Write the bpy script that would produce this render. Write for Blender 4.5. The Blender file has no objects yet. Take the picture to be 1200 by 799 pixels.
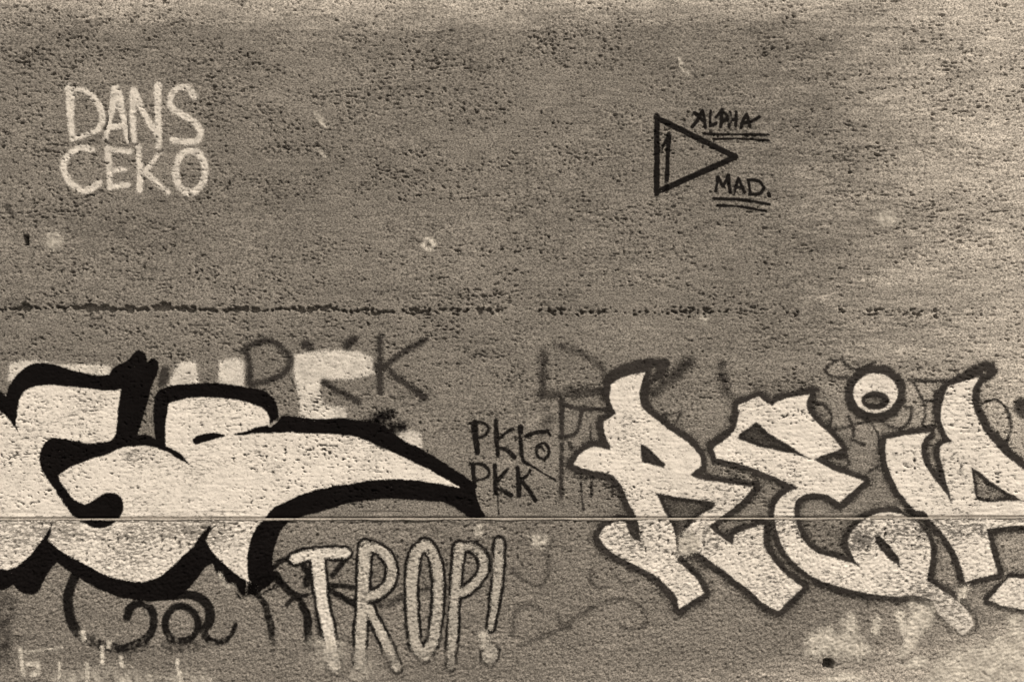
import bpy, math, numpy as np
from mathutils import Vector
R = math.radians
scn = bpy.context.scene
col = scn.collection

# ------------------------------------------------------------------ scale: 1200 photo pixels = 5 m of wall
S = 5.0/1200.0
ZC = 2.06                      # height of the picture's middle on the wall
def wx(px): return (px-600.0)*S
def wz(py): return ZC + (399.5-py)*S

# ------------------------------------------------------------------ camera
cd = bpy.data.cameras.new('camera'); cam = bpy.data.objects.new('camera', cd); col.objects.link(cam)
cd.sensor_width = 36.0; cd.lens = 50.0; cd.clip_end = 3000
DIST = 5.0*50/36
cam.location = (0, -DIST, 1.70); cam.rotation_euler = (R(90), 0, 0)
cd.shift_y = (ZC-1.70)/5.0
scn.camera = cam
# ------------------------------------------------------------------ light
SUN_EL, SUN_AZ = 50.0, 30.0    # azimuth: to the right of the wall's normal
w = bpy.data.worlds.new('World'); scn.world = w; w.use_nodes = True
nt = w.node_tree; nt.nodes.clear()
sky = nt.nodes.new('ShaderNodeTexSky'); sky.sky_type = 'NISHITA'; sky.sun_disc = False
sky.sun_elevation = R(SUN_EL); sky.sun_rotation = R(180-SUN_AZ)
hs = nt.nodes.new('ShaderNodeHueSaturation'); hs.inputs['Saturation'].default_value = 0.0   # black-and-white photograph
tn = nt.nodes.new('ShaderNodeMix'); tn.data_type = 'RGBA'; tn.blend_type = 'MULTIPLY'
tn.inputs['Factor'].default_value = 1; tn.inputs['B'].default_value = (1.0, .872, .725, 1)
bg = nt.nodes.new('ShaderNodeBackground'); bg.inputs['Strength'].default_value = 0.10
out = nt.nodes.new('ShaderNodeOutputWorld')
nt.links.new(sky.outputs[0], hs.inputs['Color']); nt.links.new(hs.outputs[0], tn.inputs['A'])
nt.links.new(tn.outputs['Result'], bg.inputs[0]); nt.links.new(bg.outputs[0], out.inputs[0])
sl = bpy.data.lights.new('sun', 'SUN'); sl.energy = 3.0; sl.angle = R(4.0); sl.color = (1, .872, .715)
so = bpy.data.objects.new('sun', sl); col.objects.link(so)
sd_ = Vector((math.sin(R(SUN_AZ))*math.cos(R(SUN_EL)), -math.cos(R(SUN_AZ))*math.cos(R(SUN_EL)), math.sin(R(SUN_EL))))
so.rotation_euler = sd_.to_track_quat('Z', 'Y').to_euler(); so.location = (4, -5, 8)
scn.view_settings.view_transform = 'Standard'; scn.view_settings.look = 'None'
scn.view_settings.gamma = 1; scn.view_settings.exposure = 0.15
try: scn.view_settings.use_curve_mapping = False
except Exception: pass
scn.render.engine = 'CYCLES'
scn.cycles.transparent_max_bounces = 24

# ------------------------------------------------------------------ numpy noise
def perlin(x, y, seed):
    rng = np.random.RandomState(seed)
    perm = rng.permutation(512).astype(np.int32); ang = rng.rand(512)*2*np.pi
    gx, gy = np.cos(ang).astype(np.float32), np.sin(ang).astype(np.float32)
    xi = np.floor(x).astype(np.int32); yi = np.floor(y).astype(np.int32)
    xf = (x-xi).astype(np.float32); yf = (y-yi).astype(np.float32)
    u = xf*xf*xf*(xf*(xf*6-15)+10); v = yf*yf*yf*(yf*(yf*6-15)+10)
    def g(ix, iy, fx, fy):
        h = perm[(perm[ix & 511] + iy) & 511]
        return gx[h]*fx + gy[h]*fy
    a = g(xi, yi, xf, yf); b = g(xi+1, yi, xf-1, yf)
    c = g(xi, yi+1, xf, yf-1); d = g(xi+1, yi+1, xf-1, yf-1)
    return 1.45*((a+u*(b-a))*(1-v) + (c+u*(d-c))*v)
def sstep(a, b, t):
    t = np.clip((t-a)/(b-a), 0, 1); return t*t*(3-2*t)

# ------------------------------------------------------------------ wall grid (photo pixels), fine in view, coarse beyond
STEP = 1.1
JOINT = 607.0
xs = np.concatenate([np.arange(-1500, -450, 30.0), np.arange(-440, -38, 4.5), np.arange(-36, 1236.1, STEP), np.arange(1240, 1650, 4.5), np.arange(1660, 2701, 30.0)])
y_up = np.concatenate([np.arange(-160, -26, 12.0), np.arange(-20, JOINT-.9, STEP), [JOINT-1.0, JOINT]])
y_lo = np.concatenate([[JOINT, JOINT+.9], np.arange(JOINT+1.8, 820, STEP), np.linspace(824, 399.5+ZC/S, 6)])
LINE = lambda x: (600-x)*0.0011        # the joint leans very slightly

def heights(X, Y, lower):
    Xf, Yf = X, Y
    # general lie of the wall: slightly out of true, plus an added bend back at far right and top to catch sun
    h = -0.045*np.clip((Xf-900)/300, 0, 3)**2
    h = h - 0.02*np.clip((90-Yf)/130, 0, 1.6)**2
    h = h + 0.006*perlin(Xf/260, Yf/190, 1) + 0.0025*perlin(Xf/70, Yf/45, 2)
    wob = 5*perlin(Xf/60, Yf/60, 3)
    clump = perlin(Xf/120, Yf/46, 4)*.45 + perlin(Xf/44, Yf/17, 5)*.55
    if not lower:
        Yt = Yf + 110*(1-np.exp(-(Xf+1500)/900.0))*1.6 + wob*.6     # trowel marks climb a little on the left
        long_ = sstep(500, 1000, Xf)
        h = h + .0012*perlin(Xf/13, Yt/6, 6) + .0008*perlin(Xf/6.5, Yt/3.0, 7) + .0011*perlin(Xf/3.1, Yt/2.4, 8)
        h = h + .0013*perlin(Xf/34, Yt/3.4, 9)*(.4+.9*long_)
        a = perlin(Xf/4.3, Yt/2.8, 10); c = perlin(Xf/3.2, Yt/2.5, 17)
        b = perlin(Xf/7.5, Yt/2.7, 11)*(1-long_) + perlin(Xf/11, Yt/2.5, 22)*long_
        pit = .95*sstep(.50, .72, a+.34*clump) + .95*sstep(.50, .74, b+.40*clump) + .75*sstep(.50, .74, c+.30*clump)
        pit = pit*(.55+.75*sstep(-.35, .5, perlin(Xf/9, Yf/7, 24)))*(.68+.62*sstep(-.45, .35, perlin(Xf/150, Yf/60, 26)+.5*perlin(Xf/50, Yf/26, 27)))
        # the torn casting seam
        yc = 363.3 + .004*(Xf-300) + 2.4*perlin(Xf/90, Xf*0+.5, 25) + 2.2*perlin(Xf/17, Xf*0+.5, 12) + 1.1*perlin(Xf/6, Xf*0+.5, 13)
        n = perlin(Xf/19, Xf*0+3.3, 14)*.8 + perlin(Xf/7, Xf*0+7.3, 15)*.6
        strength = np.interp(Xf, [-200, 0, 45, 90, 270, 310, 480, 590, 720, 900, 1300], [.5, .66, .75, 1.0, 1.0, .84, .78, .58, .42, .28, .22])
        prof = np.exp(-((Yf-yc)/(3.6+1.8*n))**2)*strength
        g = sstep(.42, .66, prof*.84 + (prof > .04)*(.58*perlin(Xf/5.0, Yf/3.4, 23) + .42*n))
        pit = pit*(1-g); h = h - .032*g
        # smooth patched tie holes
        for (cx, cy, r) in ((63, 283, 12), (502, 287, 8), (1040, 257, 12), (825, 374, 7), (690, 385, 9)):
            m = 1-sstep(r*.7, r, np.hypot(Xf-cx, Yf-cy) + 1.6*perlin(Xf/5, Yf/5, 16))
            pit = pit*(1-.92*m); h = h + .0012*m
        m = 1-sstep(2.0, 3.6, np.hypot((Xf-501.5)/1.25, Yf-288)); pit = np.maximum(pit, .55*m)
        # board marks just above the joint
        nb = sstep(592, 598, Yf)
        pit = pit*(1-.8*nb); h = h + nb*.0014*perlin(Xf/90, Yf/1.7, 18)
        h = h - .007*(1-sstep(.6, 2.6, np.abs(Yf-(600.5+1.2*perlin(Xf/80, Xf*0+.2, 19)))))*np.clip(perlin(Xf/60, Xf*0+.9, 20)*2, 0, 1)*.5
        # gap at the foot of the upper lift
        h = h - .012*sstep(JOINT-2.4, JOINT-1.2, Yf)
        # slot left by a fixing
        m = (np.abs(Xf-30.5) < 2.9+.5*perlin(Yf/2, Yf*0, 21)) & (np.abs(Yf-281.5) < 6)
        h = np.where(m, -.09, h); pit = np.where(m, 0, pit)
    else:
        Yt = Yf + .45*Xf
        h = h + .0020*perlin(Xf/8, Yt/4.6, 31) + .0034*perlin(Xf/4.0, Yt/2.8, 32) + .0028*perlin(Xf/2.8, Yf/2.5, 33)
        a = perlin(Xf/5.2, Yt/4.0, 34)
        near = 1-sstep(610, 720, Yf)
        pit = (.5+.6*near)*sstep(.38, .70, a+.25*clump)
        h = h + .003
        # broken underside of the joint's mortar lip
        lip = 611.2 + 1.6*perlin(Xf/24, Xf*0+.4, 35)
        h = h - .0045*np.exp(-((Yf-lip-1.4)/1.5)**2)*(.15+.85*sstep(-.1, .4, perlin(Xf/31, Xf*0+1.7, 36)))
        # square hole low on the right
        dx, dy = np.abs(Xf-970.5), np.abs(Yf-777.5)
        m = np.maximum(dx-7.0, dy-6.4) + .25*np.minimum(dx, dy) + 1.9*perlin(Xf/3.6, Yf/3.6, 37)
        h = h - .10*(1-sstep(-1.4, .4, m))
        pit = np.where(m < 2, 0, pit)
    pit = np.clip(pit, 0, 2.0)
    away = np.maximum(sstep(0, 5, -37-Xf), sstep(0, 5, Xf-1237)); far = np.maximum(sstep(0, 40, -400-Xf), sstep(0, 40, Xf-1600))
    pit = pit*(1-.45*away)*(1-far)                 # the mesh is coarser out there
    h = h - .013*pit
    return h.astype(np.float32), pit.astype(np.float32)

GX_u, GY_u = np.meshgrid(xs, y_up); GX_l, GY_l = np.meshgrid(xs, y_lo)
def true_y(X, Y): return Y + np.clip(1-np.abs(Y-JOINT)/60, 0, 1)*LINE(X)
H_u, P_u = heights(GX_u, GY_u, False); H_l, P_l = heights(GX_l, GY_l, True)
TY_u, TY_l = true_y(GX_u, GY_u), true_y(GX_l, GY_l)

# ------------------------------------------------------------------ mesh helpers
def mesh_obj(name, verts, quads, mat, parent=None, attrs=None, tris=None, smooth=False):
    me = bpy.data.meshes.new(name)
    n = len(quads); me.vertices.add(len(verts)); me.vertices.foreach_set('co', np.asarray(verts, np.float32).ravel())
    me.loops.add(n*4); me.loops.foreach_set('vertex_index', np.asarray(quads, np.int32).ravel())
    me.polygons.add(n); me.polygons.foreach_set('loop_start', np.arange(0, n*4, 4, dtype=np.int32))
    if attrs:
        for k, a in attrs.items():
            at = me.attributes.new(k, 'FLOAT', 'POINT'); at.data.foreach_set('value', np.asarray(a, np.float32).ravel())
    me.update(calc_edges=True)
    if smooth: me.polygons.foreach_set('use_smooth', np.ones(n, bool))
    me.materials.append(mat)
    o = bpy.data.objects.new(name, me); col.objects.link(o)
    if parent: o.parent = parent
    return o
def empty(name, label, cat, loc, group=None):
    e = bpy.data.objects.new(name, None); col.objects.link(e); e.location = loc
    e.empty_display_size = .1; e['label'] = label; e['category'] = cat
    if group: e['group'] = group
    return e
def grid_quads(nr, nc):
    i = np.arange(nr*nc, dtype=np.int32).reshape(nr, nc)
    return np.stack([i[:-1, :-1], i[1:, :-1], i[1:, 1:], i[:-1, 1:]], -1).reshape(-1, 4)

# ------------------------------------------------------------------ materials
def newmat(name):
    m = bpy.data.materials.new(name); m.use_nodes = True; t = m.node_tree; t.nodes.clear()
    return m, t, t.nodes, t.links
def N(t, kind, **kw):
    n = t.nodes.new(kind)
    for k, v in kw.items(): setattr(n, k, v)
    return n
def noise(t, pos, scale, detail=2, rough=.5, sc=(1, 1, 1)):
    mp = N(t, 'ShaderNodeMapping'); mp.inputs['Scale'].default_value = sc
    n = N(t, 'ShaderNodeTexNoise'); n.inputs['Scale'].default_value = scale
    n.inputs['Detail'].default_value = detail; n.inputs['Roughness'].default_value = rough
    t.links.new(pos, mp.inputs[0]); t.links.new(mp.outputs[0], n.inputs['Vector'])
    return n.outputs['Fac']
def math_(t, op, a, b=None, clamp=False):
    m = N(t, 'ShaderNodeMath', operation=op); m.use_clamp = clamp
    for i, v in enumerate((a, b)):
        if v is None: continue
        if isinstance(v, (int, float)): m.inputs[i].default_value = v
        else: t.links.new(v, m.inputs[i])
    return m.outputs[0]
def mrange(t, v, a, b, c, d, smooth=False):
    m = N(t, 'ShaderNodeMapRange'); m.clamp = True
    if smooth: m.interpolation_type = 'SMOOTHSTEP'
    for i, x in zip((1, 2, 3, 4), (a, b, c, d)): m.inputs[i].default_value = x
    t.links.new(v, m.inputs[0]); return m.outputs[0]
def scaled_colour(t, c, fac):
    v = N(t, 'ShaderNodeVectorMath', operation='SCALE'); v.inputs[0].default_value = c[:3]
    t.links.new(fac, v.inputs['Scale']); return v.outputs[0]

def concrete(name, c, blotch=.15, grain=.70):
    m, t, nd, lk = newmat(name)
    pos = N(t, 'ShaderNodeNewGeometry').outputs['Position']
    f = mrange(t, noise(t, pos, 1.1, 4, .6, (.5, 1, 1.3)), .3, .7, 1-blotch, 1+blotch)
    at = N(t, 'ShaderNodeAttribute', attribute_name='painted_light'); f = math_(t, 'MULTIPLY', f, math_(t, 'ADD', math_(t, 'MULTIPLY', at.outputs['Fac'], 1.3), 1.0))  # painted edge brightening, multiplied into the concrete colour
    f = math_(t, 'MULTIPLY', f, mrange(t, noise(t, pos, 5, 4, .6, (.5, 1, 1.2)), .3, .7, .86, 1.14))
    f = math_(t, 'MULTIPLY', f, mrange(t, noise(t, pos, 30, 4, .65, (.3, 1, 1.5)), .28, .72, .76, 1.24))
    f = math_(t, 'MULTIPLY', f, mrange(t, noise(t, pos, 150, 2, .7, (.8, 1, 1.2)), .32, .68, 1-grain, 1+grain))
    f = math_(t, 'MULTIPLY', f, mrange(t, noise(t, pos, 95, 1, .6, (.75, 1, 1.2)), .56, .68, 1, .55))      # dark sand grains
    b = N(t, 'ShaderNodeBsdfPrincipled'); b.inputs['Roughness'].default_value = .93
    b.inputs['Specular IOR Level'].default_value = .2
    lk.new(scaled_colour(t, c, f), b.inputs['Base Color'])
    bp = N(t, 'ShaderNodeBump'); bp.inputs['Strength'].default_value = .7; bp.inputs['Distance'].default_value = .004
    lk.new(noise(t, pos, 210, 3, .7), bp.inputs['Height']); lk.new(bp.outputs[0], b.inputs['Normal'])
    o = N(t, 'ShaderNodeOutputMaterial'); lk.new(b.outputs[0], o.inputs[0])
    return m

def paint_mat(name, c, var=.1, grain=.12, pit_hole=.75, edge=.8, wear=0.0, rough=.75, spec=.25):
    """paint film: 'cov' = signed distance to the painted edge / feather, 'op' = thickness of the film"""
    m, t, nd, lk = newmat(name)
    pos = N(t, 'ShaderNodeNewGeometry').outputs['Position']
    def attr(k):
        a = N(t, 'ShaderNodeAttribute', attribute_name=k); return a.outputs['Fac']
    n1 = noise(t, pos, 150, 2, .6); n2 = noise(t, pos, 60, 3, .6)
    e = math_(t, 'MULTIPLY', math_(t, 'SUBTRACT', n1, .5), edge*4)
    e = math_(t, 'ADD', e, math_(t, 'MULTIPLY', math_(t, 'SUBTRACT', n2, .5), edge*2.2))
    a = mrange(t, math_(t, 'ADD', attr('cov'), e), -1, 1, 0, 1, True)
    # paint misses the deeper voids
    pv = math_(t, 'ADD', attr('pit'), math_(t, 'MULTIPLY', math_(t, 'SUBTRACT', n1, .5), 1.4))
    a = math_(t, 'MULTIPLY', a, mrange(t, pv, .30, 1.0, 1, 1-pit_hole))
    # film thickness, thinner films break up over the grain
    th = math_(t, 'ADD', attr('op'), math_(t, 'MULTIPLY', math_(t, 'SUBTRACT', n1, .5), .9))
    th = mrange(t, th, 0.0, 1.0, 0, 1)
    op = mrange(t, attr('op'), .97, 1.0, 0, 1)
    mx = N(t, 'ShaderNodeMix'); lk.new(op, mx.inputs[0]); lk.new(th, mx.inputs[2]); mx.inputs[3].default_value = 1
    keep = math_(t, 'MULTIPLY', mx.outputs[0], mrange(t, attr('op'), 0, .06, 0, 1))
    a = math_(t, 'MULTIPLY', a, keep)
    if wear > 0:
        n3 = noise(t, pos, 62, 4, .72, (.6, 1, 1.4)); n4 = noise(t, pos, 2.2, 2, .5)
        wv = math_(t, 'ADD', n3, math_(t, 'MULTIPLY', math_(t, 'SUBTRACT', n4, .5), .22))
        wv = math_(t, 'ADD', wv, attr('wear'))
        a = math_(t, 'MULTIPLY', a, mrange(t, wv, .59, .70, 1, 1-wear))
    f = mrange(t, noise(t, pos, 9, 4, .6), .3, .7, 1-var, 1+var)
    f = math_(t, 'MULTIPLY', f, mrange(t, noise(t, pos, 190, 2, .6), .25, .75, 1-grain, 1+grain))
    b = N(t, 'ShaderNodeBsdfPrincipled'); b.inputs['Roughness'].default_value = rough
    b.inputs['Specular IOR Level'].default_value = spec
    lk.new(scaled_colour(t, c, f), b.inputs['Base Color'])
    bp = N(t, 'ShaderNodeBump'); bp.inputs['Strength'].default_value = .35; bp.inputs['Distance'].default_value = .002
    lk.new(noise(t, pos, 210, 3, .7), bp.inputs['Height']); lk.new(bp.outputs[0], b.inputs['Normal'])
    tr = N(t, 'ShaderNodeBsdfTransparent'); ms = N(t, 'ShaderNodeMixShader')
    lk.new(a, ms.inputs[0]); lk.new(tr.outputs[0], ms.inputs[1]); lk.new(b.outputs[0], ms.inputs[2])
    o = N(t, 'ShaderNodeOutputMaterial'); lk.new(ms.outputs[0], o.inputs[0])
    return m

M = {
 'upper': concrete('rough_concrete', (.236, .225, .211)),
 'lower': concrete('sanded_render', (.240, .228, .214), .16, .7),
 'lip':   concrete('mortar', (.42, .40, .375), .12, .3),
 'back':  concrete('cast_concrete', (.28, .265, .25)),
 'ground': concrete('asphalt', (.075, .072, .068)),
 'white': paint_mat('white_emulsion', (.80, .775, .745), .08, .16, .9, .7, .8),
 'chalk': paint_mat('white_spray', (.74, .72, .69), .10, .16, .9, 1.0, .55),
 'pale':  paint_mat('pale_spray', (.62, .60, .565), .12, .18, .8, 1.0, .6),
 'black': paint_mat('black_enamel', (.0075, .0066, .0070), .2, .3, .06, .9, 0, .95, .02),
 'ink':   paint_mat('black_marker', (.013, .012, .012), .2, .3, .35, .5, .10, .9, .03),
 'dark':  paint_mat('charcoal_spray', (.038, .035, .034), .25, .35, .35, .9, .15, .8, .1),
 'scuff': paint_mat('pale_scuff', (.66, .64, .60), .15, .25, .45, 1.2, .35, .9, .1),
}

# ------------------------------------------------------------------ setting
def structure(o): o['kind'] = 'structure'; return o
gv = [(-1500, -1500, 0), (1500, -1500, 0), (1500, 1500, 0), (-1500, 1500, 0)]
structure(mesh_obj('ground', gv, [(0, 1, 2, 3)], M['ground']))

wall = empty('concrete_wall', 'long rough grey concrete wall covered with graffiti', 'wall', (0, 0, 0))
def edge_light(X, Y):
    # brighter light painted into the colour towards the right, top and lower right; streaky ragged border
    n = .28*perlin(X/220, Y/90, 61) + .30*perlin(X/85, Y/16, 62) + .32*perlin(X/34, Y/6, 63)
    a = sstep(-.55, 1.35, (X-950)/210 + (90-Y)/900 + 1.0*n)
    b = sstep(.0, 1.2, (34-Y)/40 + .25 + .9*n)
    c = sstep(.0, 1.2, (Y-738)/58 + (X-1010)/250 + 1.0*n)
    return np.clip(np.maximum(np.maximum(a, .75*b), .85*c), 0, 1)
def wall_sheet(name, GX, TY, H, P, mat, thick=.25):
    nr, nc = GX.shape
    v = np.stack([wx(GX), -H, wz(TY)], -1).reshape(-1, 3)
    q = grid_quads(nr, nc)
    # close the slab: a back face and four edges
    ring = np.concatenate([np.arange(nc), np.arange(1, nr)*nc+nc-1, (nr-1)*nc+np.arange(nc-2, -1, -1), np.arange(nr-2, 0, -1)*nc])
    b = v[ring].copy(); b[:, 1] = thick; base = len(v); k = len(ring)
    v = np.concatenate([v, b])
    nx = np.roll(np.arange(k), -1)
    e = np.stack([ring, ring[nx], base+nx, base+np.arange(k)], -1)
    c0, c1, c2, c3 = base, base+nc-1, base+nc-1+nr-1, base+2*nc-2+nr-1
    q = np.concatenate([q, e, [[c0, c1, c2, c3]]])
    painted_light = np.concatenate([edge_light(GX, TY).ravel(), np.zeros(k)])
    return mesh_obj(name, v, q, mat, wall, {'painted_light': painted_light})
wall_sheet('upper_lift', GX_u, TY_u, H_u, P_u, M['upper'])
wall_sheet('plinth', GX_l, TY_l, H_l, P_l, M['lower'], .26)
# mortar lip standing proud along the top of the plinth
def lip_strip():
    X = np.concatenate([np.arange(-1500, -40, 12.0), np.arange(-36, 1240, 2.0), np.arange(1244, 2700, 12.0)])
    n = len(X); rows = []
    lo = 609.5 + 1.1*perlin(X/26, X*0+.4, 35) + .5*perlin(X/7, X*0+.4, 41)
    base = -0.045*np.clip((X-900)/300, 0, 3)**2 + .006*perlin(X/260, X*0+JOINT/190, 1)
    pr = .0085 + .0012*perlin(X/18, X*0+.3, 42)
    wear = np.clip(perlin(X/37, X*0+.8, 43)+perlin(X/11, X*0+.8, 44)*.6, -1, 1)
    for k, (fy, fh) in enumerate(((0, -.012), (0, .55), (.12, .95), (.5, 1.0), (.85, .8), (1.0, .3), (1.05, -.006))):
        y = JOINT-.2 + fy*(lo-JOINT-.35*np.maximum(wear, 0)+.2)
        h = base + (fh if fh < 0 else fh*pr) - (0 if fh < 0 else .0012*np.maximum(wear, 0))
        rows.append(np.stack([wx(X), -h, wz(true_y(X, y))], -1))
    v = np.stack(rows).reshape(-1, 3)
    return mesh_obj('mortar_lip', v, grid_quads(len(rows), n), M['lip'], wall)
lip_strip()

# ------------------------------------------------------------------ signed-distance painting on the wall's own grid
fx = (xs >= -36.01) & (xs <= 1236.2)
FU, FL = (y_up >= -20.1), (y_lo <= 820.5)
X2 = np.concatenate([GX_u[FU][:, fx], GX_l[FL][:, fx]]).astype(np.float32)
Y2 = np.concatenate([TY_u[FU][:, fx], TY_l[FL][:, fx]]).astype(np.float32)
H2 = np.concatenate([H_u[FU][:, fx], H_l[FL][:, fx]]); P2 = np.concatenate([P_u[FU][:, fx], P_l[FL][:, fx]])
NRU = FU.sum(); NR, NC = X2.shape
xcol = X2[0]; yrow = Y2[:, NC//2]
def P(ox, oy, txt, k=4.0):
    return np.array([[ox+float(a)/k, oy+float(b)/k] for a, b in (s.split(',') for s in txt.split())])
def smooth_path(p, closed, sub=6, corner=48):
    p = np.asarray(p, float); n = len(p); outp = []
    if n < 3: return p
    cosc = math.cos(R(corner))
    def tang(i):
        if not closed and (i == 0 or i == n-1): return None
        a, b, c = p[(i-1) % n], p[i], p[(i+1) % n]
        u, v = b-a, c-b; lu, lv = np.linalg.norm(u), np.linalg.norm(v)
        if lu < 1e-6 or lv < 1e-6 or u.dot(v)/(lu*lv) < cosc: return None
        d = u/lu+v/lv; return d/np.linalg.norm(d)
    for i in range(n if closed else n-1):
        a, b = p[i], p[(i+1) % n]; L = np.linalg.norm(b-a)
        ta, tb = tang(i), tang((i+1) % n)
        ta = (b-a) if ta is None else ta*L; tb = (b-a) if tb is None else tb*L
        for k in range(sub):
            t = k/sub; t2, t3 = t*t, t*t*t
            outp.append((2*t3-3*t2+1)*a+(t3-2*t2+t)*ta+(-2*t3+3*t2)*b+(t3-t2)*tb)
    if not closed: outp.append(p[-1])
    return np.array(outp)
BIG = -60.0
def field(): return np.full((NR, NC), BIG, np.float32)
def block(p, pad):
    c0, c1 = np.searchsorted(xcol, p[:, 0].min()-pad), np.searchsorted(xcol, p[:, 0].max()+pad)
    r0, r1 = np.searchsorted(yrow, p[:, 1].min()-pad), np.searchsorted(yrow, p[:, 1].max()+pad)
    return slice(max(r0, 0), min(r1+1, NR)), slice(max(c0, 0), min(c1+1, NC))
def segdist(X, Y, a, b):
    d = b-a; L = max(d.dot(d), 1e-9)
    t = np.clip(((X-a[0])*d[0]+(Y-a[1])*d[1])/L, 0, 1)
    return np.hypot(X-a[0]-t*d[0], Y-a[1]-t*d[1]), t
def poly(pts, pad=24, smooth=True, corner=48, f=None):
    p = smooth_path(pts, True, 5, corner) if smooth else np.asarray(pts, float)
    F = field() if f is None else f
    bs = block(p, pad); X, Y = X2[bs], Y2[bs]
    D = np.full(X.shape, 1e3, np.float32); ins = np.zeros(X.shape, bool); n = len(p)
    for i in range(n):
        a, b = p[i], p[(i+1) % n]
        d, _ = segdist(X, Y, a, b); D = np.minimum(D, d)
        if a[1] != b[1]:
            c = ((a[1] > Y) != (b[1] > Y)) & (X < (b[0]-a[0])*(Y-a[1])/(b[1]-a[1])+a[0]); ins ^= c
    F[bs] = np.maximum(F[bs], np.where(ins, D, -D)); return F
def stroke(pts, width, pad=12, f=None, corner=70, smooth=True):
    p = smooth_path(pts, False, 5, corner) if smooth else np.asarray(pts, float)
    F = field() if f is None else f
    wv = np.interp(np.linspace(0, 1, len(p)), np.linspace(0, 1, len(np.atleast_1d(width))), np.atleast_1d(width))/2
    bs = block(p, pad+wv.max()); X, Y = X2[bs], Y2[bs]
    D = np.full(X.shape, BIG, np.float32)
    for i in range(len(p)-1):
        d, t = segdist(X, Y, p[i], p[i+1]); D = np.maximum(D, wv[i]+(wv[i+1]-wv[i])*t-d)
    F[bs] = np.maximum(F[bs], D); return F
def strokes(lst, width=None, **kw):
    F = field()
    for s in lst:
        if isinstance(s, tuple): stroke(s[0], s[1], f=F, **kw)
        else: stroke(s, width, f=F, **kw)
    return F
def ellipse(cx, cy, rx, ry, n=40, rot=0):
    a = np.linspace(0, 2*np.pi, n, endpoint=False); c, s = math.cos(R(rot)), math.sin(R(rot))
    x, y = rx*np.cos(a), ry*np.sin(a); return np.stack([cx+x*c-y*s, cy+x*s+y*c], -1)
def ring(cx, cy, rx, ry, width, f=None, rot=0):
    p = ellipse(cx, cy, rx, ry, 36, rot); return stroke(np.vstack([p, p[:1]]), width, f=f, smooth=False)
union = lambda *f: np.maximum.reduce(f)
minus = lambda a, b: np.minimum(a, -b)

LAYER = .00035
WOB = perlin(X2/15, Y2/15, 86) + .6*perlin(X2/5.5, Y2/5.5, 87)
def worn(x, y):      # where the film is rubbed through: more on the plinth, and in a few bare spots
    v = .036 + .07*perlin(x/60, y/40, 85) + .03*sstep(606, 612, y) + .05*np.exp(-((y-622)/16)**2)
    for cx, cy, rx, ry, a in ((1012, 636, 16, 12, .16), (235, 482, 18, 14, .09), (205, 620, 40, 16, .07), (90, 625, 50, 14, .06), (155, 533, 14, 8, .12), (880, 690, 30, 16, .05),
                              (1090, 694, 22, 12, .12), (1125, 722, 22, 20, .05), (870, 590, 14, 10, .08), (410, 525, 60, 14, .04), (460, 790, 160, 22, .10), (795, 660, 20, 14, .06)):
        v = v + a*np.exp(-((x-cx)/rx)**2-((y-cy)/ry)**2)
    return v
def paint(name, F, mat, layer, parent, feather=1.0, op=1.0, label=None, wob=.7):
    F = np.where(F > -30, F + wob*WOB, F)
    keep = F > -(feather*1.25+.9)
    qm = keep[:-1, :-1] | keep[1:, :-1] | keep[1:, 1:] | keep[:-1, 1:]
    qm[NRU-1, :] = False                       # never bridge the joint
    r, c = np.nonzero(qm)
    if len(r) == 0: raise RuntimeError('empty paint '+name)
    i = r*NC+c
    q = np.stack([i, i+NC, i+NC+1, i+1], -1)
    ids, inv = np.unique(q.ravel(), return_inverse=True)
    x, y, h = X2.ravel()[ids], Y2.ravel()[ids], H2.ravel()[ids]
    loc = Vector((0, 0, 0)); pr = parent
    while pr: loc += pr.location; pr = pr.parent
    h = h + (.0058 if layer >= 5 else .0030)*P2.ravel()[ids]
    v = np.stack([wx(x)-loc.x, -(h+LAYER*layer)-loc.y, wz(y)-loc.z], -1)
    opv = (op(x, y) if callable(op) else np.full(len(ids), op))
    o = mesh_obj(name, v, inv.reshape(-1, 4), M[mat], parent,
                 {'cov': np.clip(F.ravel()[ids]/feather, -12, 12), 'op': np.clip(opv, 0, 1), 'pit': P2.ravel()[ids], 'wear': worn(x, y)})
    if label: o['label'] = label
    return o
def graffiti(name, label, px, py, group=None):
    return empty(name, label, 'graffiti', (wx(px), 0, wz(py)), group)
def blot(x, y, s, seed): return perlin(x/s, y/s, seed)

# ================================================================== GRAFFITI
# ---- faint old scrawls on the plinth
g = graffiti('faint_scrawl', 'faint looping grey scrawl on the plinth between the white lettering with outlines', 680, 740)
o7 = lambda t: P(600, 600, t)
fade = lambda x, y: .36+.2*blot(x, y, 26, 51)
for s_ in ([o7('5,580 10,480 50,440 90,430 130,455'), o7('215,475 240,530 270,540'), o7('30,620 120,590 240,540 330,470 420,430')],
           [o7('420,430 480,405 550,410 610,445 635,490 615,530 560,545 510,535')],
           [o7('150,330 175,260 160,180 190,130'), o7('0,270 60,320 130,345')],
           [o7('375,260 365,310 390,350 440,350'), o7('480,290 540,340 585,320')]):
    paint('loop', strokes(s_, 4.4), 'dark', 1, g, 2.2, fade)

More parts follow.
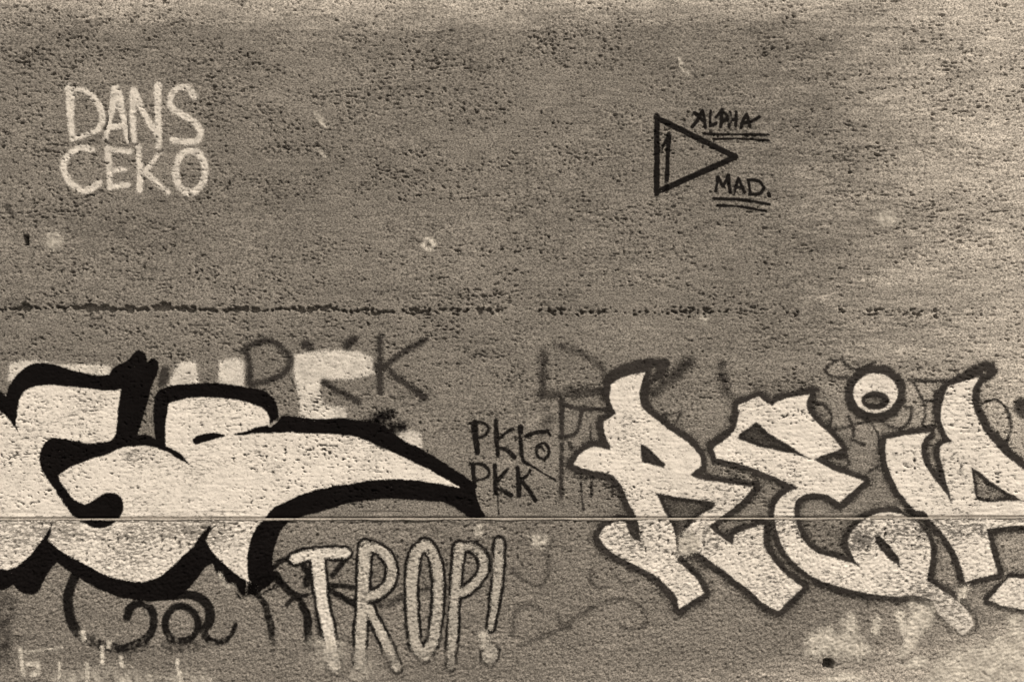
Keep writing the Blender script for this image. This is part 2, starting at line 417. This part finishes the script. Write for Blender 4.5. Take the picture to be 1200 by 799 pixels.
# ---- pale block letters hidden behind the big white piece
g = graffiti('block_lettering', 'pale blocky letter remnants showing above the black outline of the throw-up', 240, 480)
a4 = lambda t: P(0, 400, t); b4 = lambda t: P(300, 400, t); c4 = lambda t: P(0, 600, t); d4 = lambda t: P(300, 600, t)
for pts in (a4('42,105 90,92 200,92 300,108 480,110 525,122 520,165 300,140 200,125 110,170 60,195 40,180'),
            a4('835,98 915,92 932,190 930,230 780,230 800,180'),
            a4('1030,88 1110,80 1150,100 1140,230 1030,230 1025,150'),
            b4('180,62 250,50 480,48 545,75 555,150 490,172 310,180 300,240 320,300 420,310 425,370 210,370 195,230 178,140'),
            b4('655,425 700,412 770,428 780,480 775,515 720,510 670,470')):
    paint('letter', poly(pts, corner=30), 'chalk', 2, g, 2.4, lambda x, y: .90+.2*blot(x, y, 14, 52))

# ---- soft black sprayed letters above the throw-up
g = graffiti('sprayed_lettering', 'soft black sprayed letters with fuzzy edges above the throw-up', 390, 470)
e3 = lambda t: P(240, 380, t, 4.2857)
sp = lambda x, y: .88+.3*blot(x, y, 15, 53)
paint('letter', strokes([(e3('205,120 225,200 225,300'), 6), (e3('195,130 270,90 330,85 400,130 430,185 400,240 330,280 230,300'), 6.5)]), 'dark', 3, g, 3.0, sp)
paint('letter', strokes([(e3('500,100 530,110'), 9), (e3('750,75 715,110'), 9), (e3('600,290 680,340 770,385'), 7)]), 'dark', 3, g, 3.2, sp)
paint('letter', strokes([(e3('880,60 880,200 882,340'), 6), (e3('1110,75 1010,130 930,190 890,215'), 6), (e3('930,235 1010,300 1105,365'), [6, 6, 9]), (e3('870,210 910,210'), 9)]), 'dark', 3, g, 3.2, sp)
paint('blotch', strokes([(e3('790,505 850,490 890,470 940,440'), [10, 16, 15, 9]), (e3('860,530 920,525 990,515'), [14, 16, 12])]), 'black', 3, g, 4.0, lambda x, y: .80+.6*blot(x, y, 6, 54))

# ---- faded letter and smears left of and behind the R
f5 = lambda t: P(600, 380, t, 5.0)
g = graffiti('faded_letter', 'smudged faded dark letter beside the top of the white R', 645, 470)
ff = lambda x, y: .62+.40*blot(x, y, 16, 55)
paint('letter', strokes([(f5('190,160 185,280 190,400'), 9), (f5('180,415 300,405 420,395 540,390'), 12)]), 'dark', 2, g, 5, ff)
paint('letter_bowl', strokes([(f5('250,120 350,150 450,190 520,250 560,330'), 7)]), 'dark', 2, g, 4, lambda x, y: .48+.4*blot(x, y, 10, 56))
paint('smudge', strokes([(f5('190,480 210,560 180,640'), 12)]), 'dark', 2, g, 6, lambda x, y: .28+.4*blot(x, y, 10, 57))
g = graffiti('spray_smear', 'soft dark overspray smear above and right of the white R', 815, 480)
paint('smear', strokes([(f5('1030,230 980,270 900,330 830,400'), [16, 18, 10])]), 'dark', 2, g, 6, lambda x, y: .58+.4*blot(x, y, 12, 58))
g = graffiti('spray_smear', 'soft upright dark smear between the white R and the top of the E', 850, 470)
paint('smear', strokes([(P(600, 400, '985,110 990,180 1010,240'), [8, 12, 10])]), 'dark', 2, g, 6, lambda x, y: .66+.4*blot(x, y, 10, 59))
g = graffiti('hook_mark', 'thin dark hook mark beside the right shoulder of the R', 790, 500)
paint('hook', strokes([(f5('880,530 995,512 945,595'), 2.4)]), 'dark', 3, g, 1.3, .75)

# ---- dark letter tag with drips at the left flank of the R
g = graffiti('drip_tag', 'dark D shaped tag with short drips against the left side of the white R', 668, 590)
g5 = lambda t: P(480, 470, t, 5.0)
paint('letter', strokes([(f5('290,440 292,540 290,660'), [7, 6, 5]), (f5('300,465 380,490 480,495 590,505'), 5), (f5('410,500 400,570 370,640 280,655'), 4.2)]), 'dark', 4, g, 1.6, lambda x, y: .9+.3*blot(x, y, 8, 60))
paint('letter', strokes([(g5('890,220 890,380 888,560'), 5), (g5('870,210 920,220 950,280'), 4)]), 'dark', 4, g, 1.8, lambda x, y: .78+.5*blot(x, y, 5, 61))
for t in ('1005,450 1008,540 1018,630', '1065,470 1065,555', '1190,480 1190,550', '1060,150 1062,230', '1005,445 1065,445'):
    paint('drip', strokes([(g5(t), 2.6)]), 'dark', 4, g, 1.4, lambda x, y: .78+.4*blot(x, y, 5, 62))

# ---- small marker tag PKK1@ / PKK
g = graffiti('marker_tag', 'small black marker letters PKK in two rows beside the arrow tip of the throw-up', 600, 590)
mk = lambda x, y: .97+.35*blot(x, y, 4, 63)
for s_ in ([(g5('380,125 388,220 397,300'), [8, 7, 5.5]), (g5('355,125 430,125 462,160 445,195 400,215'), 3.4)],
           [(g5('505,110 510,220 518,320'), [4.5, 6, 3.5]), (g5('605,160 570,180 520,225'), 4), (g5('520,270 570,285 612,325'), [3.5, 4, 6])],
           [(g5('650,150 652,230 655,310 670,350 720,380'), [6.5, 5.5, 5, 4, 2]), (g5('720,380 800,430 860,465'), 1.8)],
           [(g5('800,175 730,185 680,205'), 4), (g5('770,262 745,285 755,325 790,340 815,310 810,265 780,245 745,265'), 3.2), (g5('810,170 825,200'), 3), (g5('775,270 790,290'), 2)],
           [(g5('370,370 376,440 385,500'), [6, 5, 4]), (g5('352,370 420,368 462,400 465,430 430,455 385,465'), 3.2)],
           [(g5('500,375 502,460 505,540'), 5), (g5('575,395 545,430 505,480'), 4), (g5('520,515 560,530 595,550'), [3.5, 5]), (g5('515,540 522,660'), 1.3)],
           [(g5('632,390 640,470 643,550'), 5.5), (g5('710,400 690,430 645,465'), 3.6), (g5('655,465 700,520 738,580'), [4.5, 5.5, 4.5])]):
    paint('letter', strokes(s_), 'ink', 4, g, 1.1, mk)

# ---- thin scribbled tags behind the eye and the N
h4 = lambda t: P(900, 400, t); k4 = lambda t: P(600, 400, t)
g = graffiti('scribble_tag', 'thin dark scribbled loops around the ringed eye between E and N', 1010, 540)
sc = lambda x, y: .80+.4*blot(x, y, 9, 64)
for s_ in ([h4('345,82 300,100 268,130 285,158 380,168'), h4('350,85 365,110 410,130 480,110 505,95')],
           [h4('205,285 265,300 298,345 290,390')],
           [h4('378,350 400,400 402,445'), h4('325,412 400,390 480,372'), h4('390,458 450,482')],
           [h4('480,372 515,430 530,500 545,590 600,700')],
           [h4('535,368 580,402 630,405 668,370 676,310 645,305')],
           [(h4('668,180 740,185 835,185'), 4), h4('680,182 715,245 745,330 728,385'), h4('745,280 795,280')],
           [h4('320,545 370,540 382,575 350,592 290,570'), h4('470,612 540,572')],
           [h4('1020,292 1070,270 1120,300 1152,370 1145,440 1120,482')]):
    paint('loop', strokes([s if isinstance(s, tuple) else (s, 3.4) for s in s_]), 'dark', 3, g, 1.6, sc)
paint('blotch', poly(h4('1230,262 1180,270 1170,305 1190,350 1230,372'), corner=80), 'dark', 3, g, 2.5, .8)

# ---- big throw-up on the left
g = graffiti('throw_up_piece', 'large white bubble throw-up with thick black outline', 250, 700)
white = poly(np.array([(-20, 474), (8, 462), (30, 440), (55, 436), (95, 445), (135, 450), (158, 448), (163, 508), (185, 515), (187, 462), (225, 458), (280, 460), (315, 470),
  (322, 493), (350, 497), (405, 500), (440, 510), (480, 528), (520, 552), (553, 568), (553, 575), (500, 574), (440, 574), (385, 580), (345, 592), (312, 615),
  (300, 650), (297, 685), (285, 685), (262, 668), (247, 645), (238, 645), (205, 672), (180, 692), (150, 692), (110, 680), (70, 655), (54, 648), (30, 668), (-20, 676)], float), smooth=False)
def wop(x, y):
    thin = np.exp(-(((x-172)/9)**2+((y-490)/28)**2))*.55
    return 1.0 + .10*blot(x, y, 24, 88) + .05*blot(x, y, 9, 89) - thin
paint('white_fill', white, 'white', 5, g, 1.2, wop)
blk1 = poly(np.vstack([a4('-80,225 0,235 28,255 50,200 90,145 150,108 220,100 300,122 380,145 470,160 515,155 535,120 600,88 630,55 648,38 678,55 690,95 722,76 742,95 742,140 722,180 700,250 680,320 655,400 645,435 690,438 728,455 722,400 722,300 735,240 760,222 800,208 900,198 1000,195 1100,205 1198,222'),
   b4('40,230 80,265 100,310 105,355 66,388 60,350 35,315 0,300'),
   a4('1120,275 1000,262 880,265 792,290 780,350 775,430 776,488 850,530 868,552 905,587 850,556 780,515 700,490 620,490 560,502 500,530 420,552 330,590 272,628 300,680 350,740 400,765 440,745 490,712 540,712 572,740 578,790'),
   c4('565,15 540,45 500,68 465,75 430,65 370,35 330,0'),
   a4('310,770 270,710 220,640 190,580 188,530 210,475 240,452 280,452 350,465 420,478 500,470 535,450 550,390 552,330 560,280 566,224 530,230 450,225 370,215 290,208 210,203 150,215 105,245 88,290 80,340 75,375 100,447 75,410 40,360 0,325 -80,290')]))
paint('outline', blk1, 'black', 6, g, 1.1, 1.0)
blk2 = poly(np.vstack([a4('1095,436 1150,420'), b4('0,402 70,387 105,352 200,355 300,362 420,360 500,372 560,385 600,400 640,425 700,470 770,500 860,555 940,605 1005,650 1025,670 1035,720 1060,790 1085,822 1000,822 960,795 900,760 800,745 700,738 600,735 500,745 400,765 310,795'),
   d4('270,5 200,25 155,45 120,80 95,140 80,210 80,260 100,295 70,335 30,360 0,382'), c4('1160,385 1165,320 1160,230 1175,130 1200,78'), d4('30,40'),
   b4('70,790 150,745 250,705 350,680 450,665 550,650 650,645 750,650 850,665 960,686 900,650 820,605 720,555 620,510 540,475 460,445 380,435 200,428 100,427 0,430'), a4('1150,437')]))
paint('outline', blk2, 'black', 6, g, 1.1, 1.0)
blk3 = poly(c4('-80,268 0,265 60,262 110,230 160,180 205,120 245,58 238,100 225,130 270,170 340,210 420,255 500,295 580,318 650,325 720,315 790,270 850,215 910,155 950,100 993,52 985,90 966,130 1000,190 1060,250 1130,305 1200,335 1198,380 1140,390 1100,345 1050,330 1020,290 1000,240 980,245 930,300 880,360 820,400 740,410 640,408 540,390 460,355 390,315 330,275 270,235 235,270 205,320 180,370 160,382 125,380 90,365 65,335 30,355 0,362 -80,365'))
paint('outline', blk3, 'black', 6, g, 1.1, 1.0)
paint('highlight_stroke', poly(a4('905,458 930,441 1050,437 1058,444 980,465 918,482 905,470')), 'black', 6, g, 1.0, 1.0)
paint('streak', strokes([(a4('775,130 768,170 755,225'), [9, 10, 7])]), 'dark', 6, g, 2.5, .7)
paint('dry_edge', strokes([(d4('-40,355 0,350 60,330 105,325'), [14, 18, 20, 12]), (c4('1130,375 1200,370'), 12)]), 'black', 6, g, 2.0, lambda x, y: .62+1.1*blot(x, y, 3.2, 65))
paint('flake', strokes([(c4('1030,290 1060,340 1095,345'), [5, 8, 5])]), 'scuff', 7, g, 2.0, lambda x, y: .5+.5*blot(x, y, 4, 66))

# ---- swirling tag under the throw-up
g = graffiti('swirl_tag', 'dark brushed letters Ca with curled ends under the throw-up', 160, 770)
sw = lambda x, y: .97+.3*blot(x, y, 12, 67) - .7*sstep(733, 750, y)*sstep(-.3, .5, blot(x, y, 5, 68)) - .6*np.exp(-(((x-100)/10)**2+((y-745)/8)**2))
paint('letter', strokes([(c4('360,285 325,370 325,470 360,555 430,605 520,632 620,625 690,585 720,530 718,470 685,432 640,428 608,452 596,490'), [11, 12, 12, 10, 9, 9, 9, 9.5])]), 'ink', 4, g, 1.5, sw)
paint('letter', strokes([(c4('800,590 775,540 785,480 820,445 865,440 910,470 930,530 905,580 850,600 795,590'), 8), (c4('700,400 800,390 890,385 945,405 980,450 982,510 955,560 985,600 1040,605 1085,570 1103,525'), [9, 10, 11, 11, 9, 6, 4])]), 'ink', 4, g, 1.5, sw)
paint('soft_smear', strokes([(c4('780,620 850,635 910,615'), 12), (c4('520,640 600,655 690,610'), 10)]), 'dark', 3, g, 4.5, lambda x, y: .34+.5*blot(x, y, 6, 69))  # soft dark paint smudge beneath the letters
g = graffiti('dirty_patch', 'dark sooty paint patch under the left end of the throw-up', 8, 760)
paint('patch', poly(np.array([(-60, 680), (10, 688), (18, 705), (14, 730), (22, 750), (10, 775), (-60, 780)], float)), 'dark', 1, g, 8, lambda x, y: .36+.5*blot(x, y, 12, 70))

# ---- older dark tag behind TROP!
g = graffiti('worn_tag', 'worn dark tag with drips partly hidden behind the letters TROP', 350, 780)
i6 = lambda t: P(230, 600, t, 6.0)
wt = lambda x, y: .92+.4*blot(x, y, 8, 71) - .75*sstep(735, 765, y)
paint('letter', strokes([(i6('420,570 480,640 510,740 530,800'), [5, 7, 8, 6]), (d4('70,520 75,600 80,650'), [8, 6])]), 'ink', 4, g, 1.6, lambda x, y: .82+.5*blot(x, y, 5, 72) - .7*sstep(735, 765, y))
paint('letter', strokes([(i6('545,385 590,345 650,325'), 6), (i6('560,440 640,540 720,600'), [10, 8, 9]), (i6('635,650 690,600 780,580'), 5), (d4('215,430 240,480 245,580 250,640'), [9, 10, 9, 6])]), 'ink', 4, g, 1.5, wt)
paint('letter', strokes([(i6('760,380 790,430 775,500'), [8, 9, 9]), (i6('1040,340 960,440'), 6), (i6('940,510 1020,515 1110,525'), 6), (i6('930,540 1010,585 1110,640'), 7)]), 'ink', 4, g, 1.6, lambda x, y: .9+.4*blot(x, y, 6, 73))
paint('letter', strokes([(d4('370,560 400,595 440,605 480,580'), 3.5), (d4('560,430 620,430 700,385 780,360 850,345'), [8, 9, 5, 4])]), 'dark', 4, g, 2.6, lambda x, y: .48+.4*blot(x, y, 8, 74))
paint('letter', strokes([(d4('300,470 305,560 320,640'), [11, 8])]), 'dark', 4, g, 3, lambda x, y: .55+.5*blot(x, y, 6, 75))

# ---- TROP!
g = graffiti('outlined_lettering', 'tall pale letters TROP with exclamation mark, thinly outlined in black', 470, 795)
def trop_fade(x, y): return 1.02 - .55*sstep(745, 785, y)*sstep(-.5, .4, blot(x, y, 7, 76)) + .1*blot(x, y, 9, 77)
def trop_out(x, y): return .98 + .35*blot(x, y, 6, 78) - .45*sstep(735, 775, y) - .5*sstep(0, .5, blot(x, y, 8, 79))*sstep(725, 750, y)
letters = [
 strokes([(d4('185,218 240,200 300,193 420,188'), [11, 11.5, 11, 11]), (d4('292,215 300,330 318,450 345,580 368,722'), [15, 13.5, 12.5, 13, 14])]),
 strokes([(d4('512,160 505,300 500,430 492,560 488,690'), [13, 12, 11.5, 11, 12]), (d4('512,158 570,168 615,205 638,265 625,330 580,375 510,402'), 10), (d4('530,450 580,550 625,645 662,728'), [9, 9.5, 10, 9])]),
 ring(791, 412, 63, 258, 1) if False else strokes([(d4('790,150 755,185 733,270 730,400 738,540 758,640 790,672 822,620 845,520 855,400 852,290 832,200 800,152'), [11, 12, 11.5, 11.5, 11, 10.5, 11])]),
 strokes([(d4('955,165 940,290 930,400 922,560 912,722'), [11, 10, 9, 10, 7]), (d4('958,162 1010,162 1055,195 1068,250 1045,310 1000,355 935,385'), [8, 9, 9, 9])]),
 union(strokes([(d4('1142,140 1136,260 1122,400 1100,540'), [9, 10.5, 8.5, 5])]), poly(P(300, 600, '1075,628 1105,620 1130,640 1128,685 1103,708 1072,695 1062,660'), corner=80))]
for F, th_ in zip(letters, (1.0, .84, .78, .76, .70)):
    l = paint('letter', F, 'chalk' if th_ == 1 else 'pale', 8, g, 1.5, lambda x, y: trop_fade(x, y)*th_)
    paint('outline', F+3.9, 'ink', 7, l, 1.4, trop_out, wob=1.3)

# ---- REIN-like piece on the right
g = graffiti('outlined_piece', 'white angular lettering with dark outline and a ringed eye as its dot', 940, 712)
Rp = poly(np.array([(756, 436), (740, 439), (725, 445), (716, 451), (714.5, 465), (717.5, 476), (722, 484), (707.5, 494), (708, 505), (715, 522.5), (716, 527.5), (695, 524), (682.5, 530), (671, 544),
 (687.5, 549.5), (720, 558), (730, 572.5), (737.5, 590), (744, 602), (749, 617), (751, 635), (741, 630), (732.5, 611), (722, 611), (707.5, 619), (702.5, 629), (710, 641), (730, 654), (755, 666),
 (772.5, 677.5), (785, 690), (793, 700), (796, 712), (825, 694), (815, 677.5), (800, 662.5), (793, 656), (797, 650), (819, 648), (827, 653), (850, 669.5), (875, 688.5), (899, 709), (912, 715), (940, 687.5),
 (920, 672), (902, 652), (894, 632), (895, 614.5), (877.5, 619), (861, 626), (859, 639), (843, 627), (829, 617), (846, 604), (855, 598), (870, 585), (883, 571), (850, 566), (815, 560), (808, 556),
 (821, 546), (820, 535), (810, 522.5), (790, 507.5), (772.5, 495), (760, 485), (751, 475), (749, 460), (752, 449)], float))
Rh1 = poly(np.array([(750, 519.5), (760, 525), (779, 543), (778, 547.5), (752, 541)], float), corner=20)
Rh2 = poly(np.array([(768, 577), (790, 581), (839, 588), (838, 592), (820, 604), (803, 622), (796, 640), (793, 648), (790, 622), (779, 600)], float))
Ep = poly(np.vstack([k4('1060,300 1155,258 1198,290'), h4('20,302 40,285 110,262 197,247 178,290 190,330 250,400 310,455 346,500 210,552 300,600 380,630 452,655 335,752 290,725 230,710 180,712 132,745 120,795'),
   P(900, 600, '135,60 165,130 220,185 300,210 380,235 432,257 390,190 375,130 420,60 480,20 560,0 640,15 700,50 740,100 765,170 760,240 745,322 880,410 960,490 972,530 920,582 860,530 800,470 780,415 690,390 600,395 480,380 350,350 240,315 150,260 80,180 45,100 30,0'),
   h4('40,760 80,715 147,685 100,665 0,620'), k4('1080,575 960,545 943,500 1040,420 1060,350')]))
Eh1 = poly(np.array([(886, 494), (901, 507), (925, 522), (949, 537.5), (925, 531), (900, 525.5), (880, 520), (864, 514), (866, 509)], float), corner=30)
Eh2 = poly(P(900, 600, '500,110 520,110 550,135 590,180 620,225 617,252 570,220 525,172 505,140'))
Np = poly(np.vstack([h4('558,460 650,440 762,428 735,460 722,500 735,570 790,650 845,720 868,757 850,690 830,600 812,500 820,488 874,470 840,430 820,380 818,310 850,210 1002,165 970,220 965,270 985,350 1040,440 1110,520 1198,590 1400,720'),
   P(900, 600, '1400,62 1200,65 1100,70 1030,80 1045,150 1085,290 950,320 930,328 920,290 890,200 840,120 770,40 735,-5'), h4('700,790 630,720 590,650 560,570 552,500')]))
Nh = poly(h4('958,585 1010,620 1090,680 1198,742 1300,790 1198,750 1000,748 985,735 970,660'))
Dp = poly(P(900, 600, '1045,412 1140,308 1200,315 1400,318 1400,470 1200,455 1100,437'))
Eye = poly(ellipse(1026.3, 460.5, 26.2, 23.2, 28), smooth=False)
Pup = poly(ellipse(1026.3, 469, 15.5, 9.8, 24), smooth=False)
Pin = poly(ellipse(1025, 468.5, 10, 5, 20), smooth=False)
NOH = field()
fills = [('R', Rp, union(Rh1, Rh2), 7.4), ('E', Ep, union(Eh1, Eh2), 7.4), ('eye', Eye, Pup, 10.5), ('N', Np, Nh, 7.4), ('foot', Dp, NOH, 6.0)]
def rop(x, y):
    return (1.0 + .10*blot(x, y, 24, 88) + .05*blot(x, y, 9, 89) - .45*np.exp(-(((x-806)/9)**2+((y-636)/13)**2)) - .12*sstep(700, 735, y)*sstep(1085, 1105, x)
            - .25*sstep(0, .5, blot(x, y, 10, 80))*sstep(690, 705, y)*sstep(960, 1090, x))
def oop(x, y):
    return (1.0 + .25*blot(x, y, 9, 81) - .55*sstep(695, 722, y)*sstep(1040, 1095, x) - .7*np.exp(-(((x-806)/13)**2+((y-640)/14)**2))
            - .35*sstep(680, 700, y)*sstep(1000, 1060, x)*(x < 1145))
extra = {'R': [(k4('440,190 470,150 560,115 660,98 718,102 690,150 650,185'), [8, 9, 10, 11, 11, 9, 7]), (k4('625,200 618,270 660,345 740,400 830,460 885,520'), [9, 12, 12, 10, 9])],
         'E': [(k4('1045,300 1150,240'), 7), (h4('60,275 200,225 235,225'), 6), (k4('1040,360 1040,400 930,480'), 9)],
         'eye': [], 'foot': [],
         'N': [(h4('830,215 940,150 1050,118 1070,140 1020,175'), [8, 10, 12, 10, 8]), (h4('990,210 985,270 1010,350 1070,440 1150,520 1240,590'), [9, 10, 9, 8]), (h4('790,330 800,250 830,215'), 7), (h4('560,440 700,415 790,400'), 6)]}
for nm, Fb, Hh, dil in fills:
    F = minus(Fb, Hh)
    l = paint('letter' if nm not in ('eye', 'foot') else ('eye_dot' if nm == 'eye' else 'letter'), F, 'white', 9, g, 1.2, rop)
    Fo = np.minimum(Fb+dil, -Hh+(4.2 if nm != 'eye' else -1))
    if extra[nm]: Fo = union(Fo, strokes(extra[nm]))
    paint('outline', Fo, 'dark', 8, l, 2.2, oop, wob=1.7)
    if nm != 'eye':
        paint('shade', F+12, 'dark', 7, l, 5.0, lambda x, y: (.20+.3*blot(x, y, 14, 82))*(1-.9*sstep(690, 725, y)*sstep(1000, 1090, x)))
    else:
        paint('pupil', minus(Pup+1, Pin), 'dark', 10, l, 1.5, 1.0)
        paint('pupil_glint', Pin+1, 'dark', 10.5, l, 1.6, .38)
for F, op_ in ((Rh1, .72), (Eh1, .55), (Eh2, .66), (Rh2-1, .30), (Nh-1, .22)):
    paint('counter', F, 'dark', 8.5, g, 1.6, op_)

# ---- white tag top left
g = graffiti('chalk_tag', 'thin white sprayed words DANS CEKO in two rows on bare concrete', 160, 228)
p1 = lambda t: P(0, 0, t); raw = lambda t: P(0, 0, t, 1.0)
wt2 = lambda x, y: .98+.35*blot(x, y, 9, 83)
for s_ in ([(p1('328,418 330,440 330,540 342,655'), [11, 9, 7.5, 6]), (p1('330,422 400,428 455,480 482,545 468,600 410,630 345,652'), [5.5, 5.5, 6.5, 6.5, 5, 5])],
           [(p1('545,420 525,520 495,650'), [10, 7, 4.5]), (p1('548,425 575,530 602,662'), [10, 6, 5]), (p1('488,595 580,592'), 5.5)],
           [(p1('628,430 622,540 630,657'), [8, 6, 6]), (p1('630,435 680,540 745,645'), [7, 6, 6]), (p1('740,405 742,540 746,690'), [7.5, 6.5, 6])],
           [(p1('912,452 880,412 835,415 800,455 802,500 860,540 925,585 942,625 925,658 880,665 812,657'), 6.6)],
           [(raw('109,176 97,173.5 85,178 76.5,188 74,197 77,206 83,214 92,221 102,223.5 116,215'), [5, 6, 6.5, 7, 6.5, 7])],
           [(raw('126,174 128,199 129,219'), 6.2), (raw('126,174.5 153,178'), 5.5), (raw('127,200 146,198.5'), 5), (raw('129,219 150,217'), 5.5)],
           [(raw('162,172.5 164,199 163.5,223'), [7, 6, 5.5]), (raw('189,176 176,194 166,203'), 5), (raw('169,201 197,225'), 5.6)],
           [(np.vstack([ellipse(223, 201, 17.3, 24.6, 30, 4), ellipse(223, 201, 17.3, 24.6, 30, 4)[:1]]), 7.2)]):
    paint('letter', strokes(s_)+.5, 'chalk', 2, g, 1.5, wt2)

# ---- triangle with ALPHA MAD.
g = graffiti('marker_emblem', 'black marker triangle pointing sideways with small words ALPHA and MAD underlined twice', 835, 248)
q3 = lambda t: P(600, 0, t); q7 = lambda t: P(600, 200, t)
ik = lambda x, y: 1.0+.12*blot(x, y, 5, 84)
tri = strokes([(raw('769,138 862,184'), 6.8), (raw('862,184 770,225'), 6.8), (raw('770,136 769.5,227'), 6.6)])
paint('triangle', tri, 'ink', 2, g, .9, ik)
paint('bar', strokes([(raw('783.7,157 782.5,190 781,223'), 5.2), (raw('783,160 775,175'), 3.6)]), 'ink', 2, g, .9, ik)
for s_ in ([q3('845,595 872,560 893,520 903,555 906,598'), q3('855,530 880,550 905,575')],
           [q3('932,520 928,555 928,592 960,578')],
           [q3('985,515 982,560 978,595'), q3('955,550 985,520 1005,540 1008,560 985,570')],
           [q3('1022,525 1018,595'), q3('1052,525 1050,592'), q3('1018,562 1055,560')],
           [q3('1072,600 1085,560 1100,535 1108,560 1115,590'), q3('1075,578 1120,570 1160,548')]):
    paint('letter', strokes(s_, 3.9), 'ink', 2, g, .9, ik)
for s_ in ([q7('955,95 966,30 990,75 1015,22 1022,100')], [q7('1038,105 1062,38 1092,102'), q7('1045,78 1085,76')],
           [q7('1108,42 1118,105'), q7('1105,42 1160,50 1182,80 1165,105 1115,110')]):
    paint('letter', strokes(s_, 4.0), 'ink', 2, g, .9, ik)
paint('full_stop', strokes([(raw('901,227 901.5,229.5'), 4.6)]), 'ink', 2, g, .9, ik)
for s_, wd in ((q3('900,627 1000,630 1205,632'), 2.9), (q3('945,652 1060,650 1205,658'), 2.9), (raw('836,232.5 868,234 902,239.3'), 3.2), (raw('841,240.6 868,242.3 898,247.5'), 2.9)):
    paint('underline', strokes([(s_, wd)]), 'ink', 2, g, .9, ik)

# ------------------------------------------------------------------ scuffs and scrapes that belong to the wall
def scuff(F, layer, feather, op, seed, s=7):
    paint('scuff', F, 'scuff', layer, wall, feather, lambda x, y: np.minimum(op*1.35+.12, .95)+.55*blot(x, y, s, seed))
l5 = lambda t: P(0, 639, t, 5.0); r5 = lambda t: P(960, 639, t, 5.0)
scuff(strokes([(l5('120,600 130,680 135,755'), 5), (l5('135,625 250,610 370,595'), 2), (l5('160,695 220,690 225,740 190,755'), 6), (l5('350,685 345,770'), 4)]), 2, 1.6, .66, 90)
scuff(strokes([(l5('510,690 515,790'), 4.5), (l5('600,590 600,690'), 4), (l5('705,655 715,700'), 4.5), (l5('1040,670 1045,720 1060,800'), [4, 5, 5]), (l5('640,570 640,590'), 6), (l5('485,505 490,545'), 6)]), 5, 1.6, .68, 91)
scuff(poly(l5('300,760 420,740 700,720 900,760 1100,740 1260,790 1260,830 300,830'), corner=80), 1, 7, .20, 92, 9)
scuff(strokes([(r5('560,350 600,400 560,470 540,560 490,640'), [16, 22, 20, 16, 10]), (r5('660,300 640,420 600,520'), [18, 16, 6]), (r5('470,400 500,500'), 10)]), 2, 3.5, .62, 93, 9)
scuff(poly(r5('-60,520 60,480 200,500 300,600 250,660 100,650 -80,640'), corner=80), 2, 6, .52, 94, 10)
scuff(strokes([(r5('60,500 30,570 -20,620'), [10, 16, 12]), (r5('180,410 190,480 150,540'), [8, 12, 8]), (r5('340,430 330,500'), [8, 10]), (r5('90,560 180,590 280,610'), [14, 16, 10])]), 2.2, 3.5, .6, 110, 6)
scuff(strokes([(r5('1060,560 1110,620 1080,700'), [10, 14, 10]), (r5('1150,450 1190,520'), [12, 14]), (r5('700,760 800,770 900,750'), [8, 12, 8]), (r5('60,790 160,770 260,780'), [10, 10, 8])]), 2.2, 4, .6, 111, 6)
scuff(poly(r5('450,690 560,650 640,660 640,710 520,720'), corner=80), 2, 3.5, .55, 95)
scuff(poly(r5('120,440 190,400 230,470 200,540 130,540'), corner=80), 2, 5, .34, 96)
scuff(strokes([(r5('970,660 935,720 890,790'), [3, 5, 8]), (r5('780,640 840,632'), 3.5), (r5('640,430 600,510 540,580'), 4)]), 3, 2, .6, 97)
scuff(poly(r5('780,640 1000,580 1300,520 1300,900 600,900 640,760'), corner=80), 1, 9, .50, 98, 12)
scuff(poly(r5('1130,420 1300,380 1300,560 1120,540'), corner=80), 2, 7, .38, 99, 10)
scuff(poly(r5('830,250 880,235 870,290 820,330'), corner=80), 9.5, 3, .6, 100, 5)
scuff(poly(P(600, 600, '80,110 130,100 165,130 150,165 110,165'), corner=80), 2, 4, .42, 101)
scuff(poly(P(740, 540, '290,430 330,415 375,440 385,500 340,550 290,545 275,520', 5.0), corner=80), 9.5, 4, .42, 102, 5)
scuff(poly(P(300, 600, '1020,70 1055,60 1060,100 1030,110'), corner=80), 2, 3, .5, 103)
scuff(poly(P(300, 600, '420,690 500,680 560,740 480,790 400,770'), corner=80), 9.2, 8, .2, 104)
scuff(poly(P(300, 600, '250,600 330,590 420,640 400,740 300,720'), corner=80), 9.2, 8, .22, 105)
scuff(poly(P(300, 600, '1040,560 1080,555 1090,620 1055,640'), corner=80), 9.2, 3, .5, 106)
scuff(strokes([(P(300, 0, '275,525 300,560 330,590'), [3, 6, 5]), (P(300, 0, '285,700 320,735'), 3), (P(600, 0, '785,270 795,310 825,345'), [3, 5, 4])]), 1, 1.8, .34, 107, 5)
scuff(union(poly(ellipse(63, 283, 10, 11), smooth=False), poly(ellipse(1040, 257, 12, 10), smooth=False), poly(ellipse(825, 374, 4, 5), smooth=False)), 1, 4, .30, 108, 5)
scuff(minus(poly(ellipse(502.5, 286.5, 8.5, 8.5), smooth=False), poly(ellipse(501.5, 288, 3.6, 2.6), smooth=False)), 1, 2.5, .42, 109, 5)
paint('stain', strokes([(P(0, 200, '30,165 60,205'), 6)]), 'dark', 1, wall, 2.5, .5)
